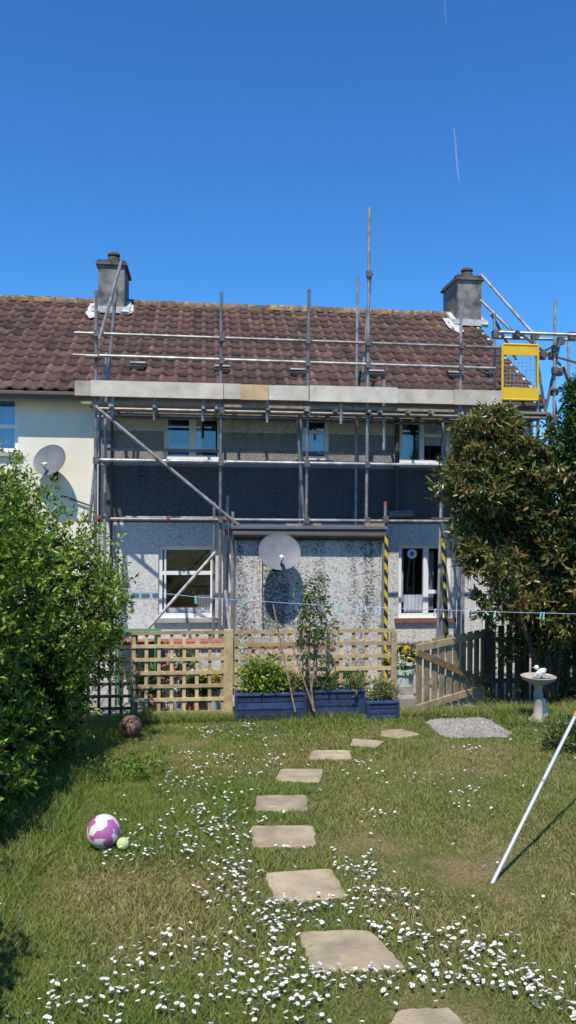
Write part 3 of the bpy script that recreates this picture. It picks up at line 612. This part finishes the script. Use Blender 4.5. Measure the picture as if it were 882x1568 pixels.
# ---------------- grass
def dryness(x,y):
    p2=np.stack([x,y],1); dry=snoise(p2,1.6,11)+.5*snoise(p2,5,12)+.3*snoise(p2,14,15)
    for px,py,r,a in ((140,1365,.3,1.3),(230,1400,.4,.9),(300,1350,.3,.4),(700,1300,.6,.45),(800,1350,.6,.5),(640,1390,.35,.6),(250,1165,.3,.7),(780,1180,.5,.45),(560,1230,.4,.3),(330,1440,.25,.6)):
        c=G(px,py); dry+=a*np.exp(-((x-c.x)**2+(y-c.y)**2*.6)/r**2)
    return dry
def blades(regions):
    Px=[];Py=[];Hh=[]
    for x0,x1,y0,y1,den,h in regions:
        n=int((x1-x0)*(y1-y0)*den); Px.append(rng.uniform(x0,x1,n));Py.append(rng.uniform(y0,y1,n)); Hh.append(np.full(n,h))
    x=np.concatenate(Px);y=np.concatenate(Py);h=np.concatenate(Hh)
    k=np.ones(len(x),bool)
    for p in spol+[gpx]: k&=~inpoly(x,y,p)
    dry=dryness(x,y)
    k&=rng.random(len(x))>np.clip((dry-.5)*1.0,0,.35)
    x=x[k];y=y[k];h=h[k];dry=dry[k];n=len(x)
    tuft=snoise(np.stack([x,y],1),9,13)+.5*snoise(np.stack([x,y],1),25,14)
    h=h*rng.uniform(.45,1.25,n)*(1+.4*tuft)*np.clip(1.1-.25*dry,.7,1.3); a=rng.uniform(0,6.283,n); w=rng.uniform(.0018,.0032,n)*(1+y*.14)
    z=np.where(y<10,1-.09*y,0)-.003; ln=h*rng.uniform(.5,1.5,n); b=rng.uniform(0,6.283,n)
    V=np.empty((n,3,3)); cx,cy=np.cos(a)*w,np.sin(a)*w
    V[:,0]=np.stack([x-cx,y-cy,z],1);V[:,1]=np.stack([x+cx,y+cy,z],1);V[:,2]=np.stack([x+np.cos(b)*ln,y+np.sin(b)*ln,z+h],1)
    g1=np.array([.115,.2,.026]);g2=np.array([.22,.28,.05]);g3=np.array([.42,.34,.15])
    m1=np.clip(rng.random((n,1))*.7+.15+.3*tuft[:,None],0,1); c=g1*(1-m1)+g2*m1; dd=np.clip(.24+dry*.5+rng.normal(0,.22,n),0,.95)[:,None]; c=c*(1-dd)+g3*dd; c*=rng.uniform(.7,1.2,(n,1))
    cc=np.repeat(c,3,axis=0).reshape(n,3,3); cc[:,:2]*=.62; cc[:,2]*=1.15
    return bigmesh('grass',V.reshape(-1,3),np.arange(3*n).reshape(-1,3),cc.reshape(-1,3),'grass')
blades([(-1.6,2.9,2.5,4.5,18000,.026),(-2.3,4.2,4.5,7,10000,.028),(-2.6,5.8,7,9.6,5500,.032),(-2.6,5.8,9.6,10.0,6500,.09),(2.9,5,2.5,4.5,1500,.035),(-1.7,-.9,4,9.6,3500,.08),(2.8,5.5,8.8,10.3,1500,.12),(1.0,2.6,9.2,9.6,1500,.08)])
# daisies
cl=[(340,1122,30,6,40),(310,1165,25,6,35),(400,1180,25,16,45),(300,1200,40,16,75),(330,1250,35,20,95),(320,1290,35,16,85),(250,1270,30,20,40),(360,1345,30,12,55),(400,1128,60,8,35),(545,1180,15,10,25),(575,1255,12,5,12),(710,1152,8,4,10),(715,1222,20,8,12),(780,1220,60,30,20),(560,1360,30,26,60),(545,1335,20,8,15),(500,1398,60,9,50),(410,1420,32,20,100),(400,1500,55,25,95),(440,1550,60,18,55),(280,1460,40,11,40),(185,1500,32,20,42),(260,1540,55,16,42),(620,1385,15,4,12),(590,1420,30,6,18),(650,1445,35,14,45),(725,1460,35,9,55),(560,1502,50,6,36),(640,1515,40,15,36),(800,1500,45,12,60),(855,1540,30,14,42),(230,1325,30,13,25),(100,1500,30,20,12),(350,1380,40,10,30),(530,1440,90,40,22),(480,1290,60,40,20),(700,1400,60,20,12),(120,1545,60,15,18)]
dx=[];dy_=[]
for px,py,sx,sy,n in cl:
    c=G(px,py);c1=G(px,py-sy);c2=G(px,py+sy); d=c.dot(Fv)
    k_=max(2,n//8)
    for _ in range(k_):
        ax=rng.normal(c.x,sx/FPX*d); ay=rng.normal(c.y,abs(c1.y-c2.y)/2); q=int(rng.integers(3,11))
        dx+=list(rng.normal(ax,.05,q)); dy_+=list(rng.normal(ay,.07,q))
    m_=int(n*.45); dx+=list(rng.normal(c.x,1.1*sx/FPX*d,m_)); dy_+=list(rng.normal(c.y,.55*abs(c1.y-c2.y),m_))
n=210; dx+=list(rng.uniform(-1.6,4.5,n)); dy_+=list(rng.uniform(2.8,9.6,n))
dx=np.array(dx);dy_=np.array(dy_);k=(dy_>2.4)&(dy_<9.7)
for p in spol: k&=~inpoly(dx,dy_,p)
mb=MB()
for x,y in zip(dx[k],dy_[k]):
    r=random.uniform(.0085,.0145); h=random.uniform(.025,.055); tx,ty=random.uniform(-.5,.5),random.uniform(-.7,.3); z=gz(y)+h; vs=[];n=18; cup=random.choice((0,0,.3,.6))
    for i in range(n):
        a=2*math.pi*i/n; rr=r*(1 if i%2 else .68)*random.uniform(.88,1.05); vs.append((x+rr*math.cos(a),y+rr*math.sin(a),z+rr*(math.cos(a)*tx+math.sin(a)*ty)+.002+cup*r))
    vs.append((x,y,z)); mb.add(vs,[(i,(i+1)%n,n) for i in range(n)],'petal')
    vs=[(x+r*.3*math.cos(a),y+r*.3*math.sin(a),z+.0035+cup*r*.3+r*.3*(math.cos(a)*tx+math.sin(a)*ty)) for a in [j*math.pi/3 for j in range(6)]]; mb.add(vs,[tuple(range(6))],'yel')
mb.make('daisies')

# ---------------- vegetation
bush=empty('garden_shrub')
GP=[(.105,.195,.018),(.2,.29,.034),(.045,.1,.012),(.33,.4,.055)]
lob=[(-2.35,6.2,1.95,1.1,1.5,1.6),(-2.05,7.9,1.6,1.1,1.2,1.45),(-1.42,8.9,1.55,.55,.6,.85),(-2.4,5.0,1.45,.95,1.0,1.4),(-2.0,6.0,.9,.75,1.4,.75),(-2.6,7.4,2.6,1.0,1.1,.8),(-1.55,7.6,.9,.5,.8,.75)]
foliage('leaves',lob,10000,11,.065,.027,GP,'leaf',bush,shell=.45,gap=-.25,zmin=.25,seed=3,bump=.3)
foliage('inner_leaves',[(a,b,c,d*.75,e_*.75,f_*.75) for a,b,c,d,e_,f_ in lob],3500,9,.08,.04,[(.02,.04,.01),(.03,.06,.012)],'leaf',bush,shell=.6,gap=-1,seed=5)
mb=MB(); 
for l in lob: branches(mb,(l[0]*.9-.2,l[1],gz(l[1])),[(l[0]+random.uniform(-.5,.6),l[1]+random.uniform(-.6,.6),l[2]+random.uniform(.2,.9)) for _ in range(5)],.035)
mb.make('stems',bush)
bush2=empty('garden_shrub')
lob=[(-2.1,3.3,1.7,.95,.8,1.0),(-1.75,2.4,2.1,.75,.7,.75),(-2.0,4.1,1.3,.7,.6,.8),(-1.8,1.7,2.0,.7,.7,.85)]
foliage('leaves',lob,2300,10,.07,.03,GP,'leaf',bush2,shell=.8,gap=.08,seed=9,bump=.35)
mb=MB(); 
for l in lob: branches(mb,(l[0]-.2,l[1],gz(l[1])),[(l[0]+random.uniform(-.4,.4),l[1]+random.uniform(-.4,.4),l[2]+random.uniform(.2,.6)) for _ in range(5)],.03)
mb.make('stems',bush2)
tree=empty('photinia_tree')
TP=[(.095,.125,.03),(.18,.18,.055),(.25,.12,.05),(.035,.055,.016),(.14,.19,.045)]
def c3(px,py,D_): p=P(px,py,D_); return (p.x,p.y,p.z)
DT=9.95
lob=[(*c3(775,712,DT),.62,.6,.72),(*c3(735,750,DT-.1),.45,.45,.5),(*c3(835,735,DT),.6,.6,.7),(*c3(780,830,DT),.65,.6,.55),(*c3(855,850,DT),.6,.6,.75),(*c3(735,840,DT-.1),.36,.35,.35),(*c3(838,930,DT+.1),.5,.5,.45),(*c3(778,905,DT),.42,.4,.4),(*c3(765,660,DT),.34,.3,.3),(*c3(700,700,DT),.22,.25,.4)]
foliage('leaves',lob,3400,9,.125,.04,TP,'leafgl',tree,shell=.75,gap=-.06,twig=.1,seed=21,spread=1.1,bump=.38)
mb=MB(); root=Vector((X(852,10.3),10.3,0)); 
branches(mb,root,[Vector(l[:3])+Vector((random.uniform(-.2,.2),random.uniform(-.2,.2),.25)) for l in lob]*2,.035); mb.make('trunk_and_limbs',tree)
tree2=empty('evergreen_tree')
lob=[(*c3(905,690,9.6),.42,.5,.75),(*c3(915,800,9.6),.55,.5,.7),(*c3(900,620,9.6),.25,.3,.35)]
foliage('leaves',lob,1700,9,.08,.03,[(.03,.07,.015),(.06,.12,.025),(.04,.08,.018)],'leafgl',tree2,shell=.6,gap=-.2,seed=31)
mb=MB(); branches(mb,(lob[1][0],9.6,.1),[l[:3] for l in lob]*2,.06); mb.make('trunk_and_limbs',tree2)
ug=empty('border_plants'); q=[]
for px,py,r in ((770,1045,.24),(872,1080,.3),(880,1010,.5),(862,985,.35),(790,1000,.28),(880,1150,.25),(750,1088,.12)):
    g_=G(px,py) if py>1060 else Vector(c3(px,py,10.3)); q.append((g_.x,g_.y,max(g_.z+.08,.1),r,r*.8,r*.7))
foliage('leaves',q,1300,8,.07,.02,[(.07,.11,.025),(.12,.16,.04),(.16,.14,.06),(.04,.07,.018)],'leaf',ug,shell=.8,gap=-.1,zmin=.1,seed=41)
wl=empty('edge_weeds')
q=[(G(*p).x,G(*p).y,G(*p).z+.04,.09,.09,.08) for p in ((212,1195),(236,1188),(195,1180),(150,1200))]
foliage('leaves',q,90,7,.05,.018,GP[:3],'leaf',wl,shell=.9,gap=-.6,seed=51)
pl=empty('leafy_shrub'); c=c3(398,1036,9.8); foliage('leaves',[(c[0],c[1],c[2],.2,.15,.18),(c[0]+.18,c[1],c[2]-.08,.16,.12,.12)],330,8,.06,.024,GP,'leaf',pl,shell=.8,gap=-.5)
pl=empty('herb_plants'); q=[(*c3(px,py,9.8),r,.12,r*.8) for px,py,r in ((450,1050,.13),(500,1048,.12),(545,1050,.1),(585,1062,.14),(430,1075,.06))]
foliage('leaves',q,380,7,.06,.015,[(.09,.16,.03),(.16,.18,.06),(.06,.11,.025)],'leaf',pl,shell=.9,gap=-.5)
yt=empty('young_tree'); mb=MB()
for a,b in (((480,1088),(468,960)),((468,960),(476,905)),((476,1060),(500,900)),((452,1090),(425,960)),((425,960),(418,925)),((482,1090),(440,970)),((470,1000),(455,930))):
    mb.tube(P(*a,9.56),P(*b,9.6),.012,'bark',6,.007,t=(2.4,2.3,2.1))
mb.make('stems',yt)
q=[(*c3(px,py,9.6),r,r,r*1.2) for px,py,r in ((485,908,.13),(470,940,.14),(480,975,.14),(500,945,.11),(460,985,.09),(488,1010,.07),(425,1010,.05))]
foliage('leaves',q,120,6,.075,.028,[(.06,.12,.02),(.1,.17,.03),(.04,.08,.018)],'leaf',yt,shell=.95,gap=-.3,bump=.5)

# ---------------- small things
def sphere(mb,c,r,k,n=20):
    mb.lathe([(r*math.sin(math.pi*i/n),-r*math.cos(math.pi*i/n)) for i in range(n+1)],c,k,n*2)
def ball(px,py,rp,k,seam=None):
    g_=G(px,py+rp*.9); r=rp/FPX*g_.dot(Fv); mb=MB(); c=Vector((g_.x,g_.y,gz(g_.y)+r*.97+.01)); sphere(mb,(0,0,0),r,k)
    if seam:
        for ax in ((1,0,0),(0,1,0),(.6,.5,.6)):
            A3=Vector(ax).normalized(); u=A3.orthogonal().normalized(); w=A3.cross(u); pr=None
            for i in range(33):
                a=2*math.pi*i/32; q=(u*math.cos(a)+w*math.sin(a))*r*1.002
                if pr: mb.tube(pr,q,r*.02,seam,5)
                pr=q
    o=mb.make('ball',None,True); o.location=c; o.rotation_euler=(.5,.4,.9); return o
b1=ball(200,1115,17,'ballb','black'); b1.name='basketball'; b2=ball(158,1277,25,'pball'); b2.name='football'; b3=ball(188,1295,9.5,'tennis','white'); b3.name='tennis_ball'
g_=G(824,1106); mb=MB()
mb.lathe([(0,0),(.13,0),(.13,.04),(.09,.07),(.055,.12),(.05,.25),(.06,.36),(.045,.42),(.06,.47),(.12,.5),(.2,.545),(.215,.58),(.2,.585),(.17,.55),(0,.53)],(g_.x,g_.y,gz(g_.y)-.01),'conc',26)
mb.make('bird_bath',None,True)
mb=MB(); bx,by,bz=g_.x+.02,g_.y-.02,gz(g_.y)+.53
Mr=Matrix.Rotation(math.radians(60),3,'Y'); mb.lathe([(0,-.09),(.025,-.07),(.045,-.02),(.04,.03),(.02,.07),(0,.08)],(bx,by,bz+.09),'ornw',14,Mx=Mr); sphere(mb,(bx-.055,by,bz+.15),.03,'ornw',8); mb.tube((bx-.08,by,bz+.15),(bx-.11,by,bz+.145),.008,'yel',6,.001); mb.tube((bx,by-.01,bz),(bx,by-.01,bz+.06),.006,'coup',5); mb.tube((bx+.02,by+.01,bz),(bx+.02,by+.01,bz+.06),.006,'coup',5)
mb.beam((bx+.06,by,bz+.07),(bx+.14,by,bz+.05),.03,.01,'ornw'); mb.make('bird_ornament',None,True)
g2=G(822,1098); mb=MB(); gx,gy,g0=g2.x-.03,g2.y-.22,gz(g2.y)
mb.lathe([(0,0),(.06,0),(.055,.08),(.065,.13),(.04,.18),(.025,.2),(.04,.22),(.045,.25),(.035,.29),(.0,.31)],(gx,gy,g0),'ornw',16); mb.tube((gx-.05,gy-.01,g0+.15),(gx-.02,gy-.07,g0+.08),.016,'ornw',8); mb.tube((gx+.05,gy-.01,g0+.15),(gx+.02,gy-.07,g0+.08),.016,'ornw',8); mb.make('garden_figurine',None,True)
a=G(753,1354); d=ray(884,1090); bt=C0+d*5.25; mb=MB(); mb.tube(a,bt,.0115,'alu',10); mid=a.lerp(bt,.55); mb.tube(mid,a.lerp(bt,.565),.0145,'alu',10,t=(.5,.5,.5))
e1=bt+(bt-a).normalized()*.5; mb.tube(bt,a.lerp(bt,.965),.016,'orange',10); mb.tube(bt,e1,.009,'alu',10)
sd=Vector((1,0,0)); mb.tube(e1,e1+(bt-a).normalized()*.05+sd*.03,.007,'orange',8); mb.tube(e1,e1+(bt-a).normalized()*.05-sd*.03,.007,'orange',8); mb.make('clothes_prop',None,True)
cl_=empty('clothes_line'); mb=MB(); pts=[P(px,py,8.6) for px,py in ((150,895),(200,903),(300,914),(400,921),(500,927),(600,931),(700,935),(800,938),(882,940),(960,940))]
for i in range(len(pts)-1): mb.tube(pts[i],pts[i+1],.003,'line',6)
mb.make('line',cl_)
def lz(px):
    for i in range(len(pts)-1):
        q=X(px,8.6)
        if pts[i].x<=q<=pts[i+1].x:
            return pts[i].lerp(pts[i+1],(q-pts[i].x)/(pts[i+1].x-pts[i].x))
mb=MB(); PK=[('ornw',(1,1,1)),('mint',(.8,1.2,1.2)),('blue',(3,3,3)),('ornw',(.7,.9,1.2)),('mint',(.5,1,.9))]
for px in (199,216,232,300,345,352,362,375,455,490,515,521,548,560,577,583,668,690,718,722,760,830,834):
    q=lz(px); kk,t=random.choice(PK); l=random.uniform(.06,.085); tl_=random.uniform(-.02,.02)
    mb.beam(q+Vector((-.005,-.006,.012)),q+Vector((-.007+tl_,-.008,-l)),.009,.009,kk,t); mb.beam(q+Vector((.005,.006,.012)),q+Vector((.009+tl_,.006,-l)),.009,.009,kk,t)
mb.make('pegs',cl_)
mb=MB(); c=P(631,848,13.085); 
mb.lathe([(0,0),(.085,0),(.085,-.006)],c,'ornw',20,Mx=Matrix.Rotation(math.radians(90),3,'X')); c2=c+Vector((0,-.004,0)); mb.lathe([(0,0),(.04,0),(.04,-.003)],c2,'blue',16,Mx=Matrix.Rotation(math.radians(90),3,'X'),t=(3,3,3)); mb.make('window_ventilator')
mb=MB(); D_=6000
def rib(ps,w):
    vs=[]
    for i,(px,py) in enumerate(ps):
        p=P(px,py,D_); ww=w*(.2+.8*math.sin(math.pi*(i+.5)/len(ps))); vs+=[p-Rv*ww,p+Rv*ww]
    mb.add(vs,[(2*i,2*i+1,2*i+3,2*i+2) for i in range(len(ps)-1)],'contrail')
rib([(703,278),(701,262),(699,240),(697,215),(695,195)],8); rib([(684,40),(682,20),(680,-10),(678,-40)],3); mb.make('contrail')

# ---------------- light, world, camera
az=math.radians(16); el=math.radians(59)
dirv=Vector((math.sin(az)*math.cos(el),math.cos(az)*math.cos(el),-math.sin(el)))
ld=bpy.data.lights.new('sun','SUN'); ld.energy=5.0; ld.angle=math.radians(.53); ld.color=(1,.945,.85)
lo=bpy.data.objects.new('sun',ld); sc.collection.objects.link(lo); lo.rotation_euler=dirv.to_track_quat('-Z','Y').to_euler()
w=bpy.data.worlds.new('World'); sc.world=w; w.use_nodes=True; nt=w.node_tree; bg=nt.nodes['Background']
sky=nt.nodes.new('ShaderNodeTexSky'); sky.sky_type='NISHITA'; sky.sun_disc=False; sky.sun_elevation=el; sky.sun_rotation=math.pi+az
sky.air_density=1.0; sky.dust_density=.2; sky.ozone_density=3.0
vm=nt.nodes.new('ShaderNodeVectorMath'); vm.operation='MULTIPLY'; vm.inputs[1].default_value=(.46,1.14,1.78)
nt.links.new(sky.outputs[0],vm.inputs[0]); nt.links.new(vm.outputs[0],bg.inputs[0]); bg.inputs[1].default_value=.1
cam=bpy.data.cameras.new('camera'); co=bpy.data.objects.new('camera',cam); sc.collection.objects.link(co); sc.camera=co
cam.sensor_fit='VERTICAL'; cam.sensor_height=36; cam.sensor_width=36; cam.lens=36*FPX/1568; cam.clip_start=.05; cam.clip_end=20000
Mw=Matrix((( Rv.x,Uv.x,-Fv.x,0),(Rv.y,Uv.y,-Fv.y,0),(Rv.z,Uv.z,-Fv.z,EYE),(0,0,0,1))); co.matrix_world=Mw
sc.view_settings.view_transform='Standard'; sc.view_settings.look='None'; sc.view_settings.exposure=0
print('done')
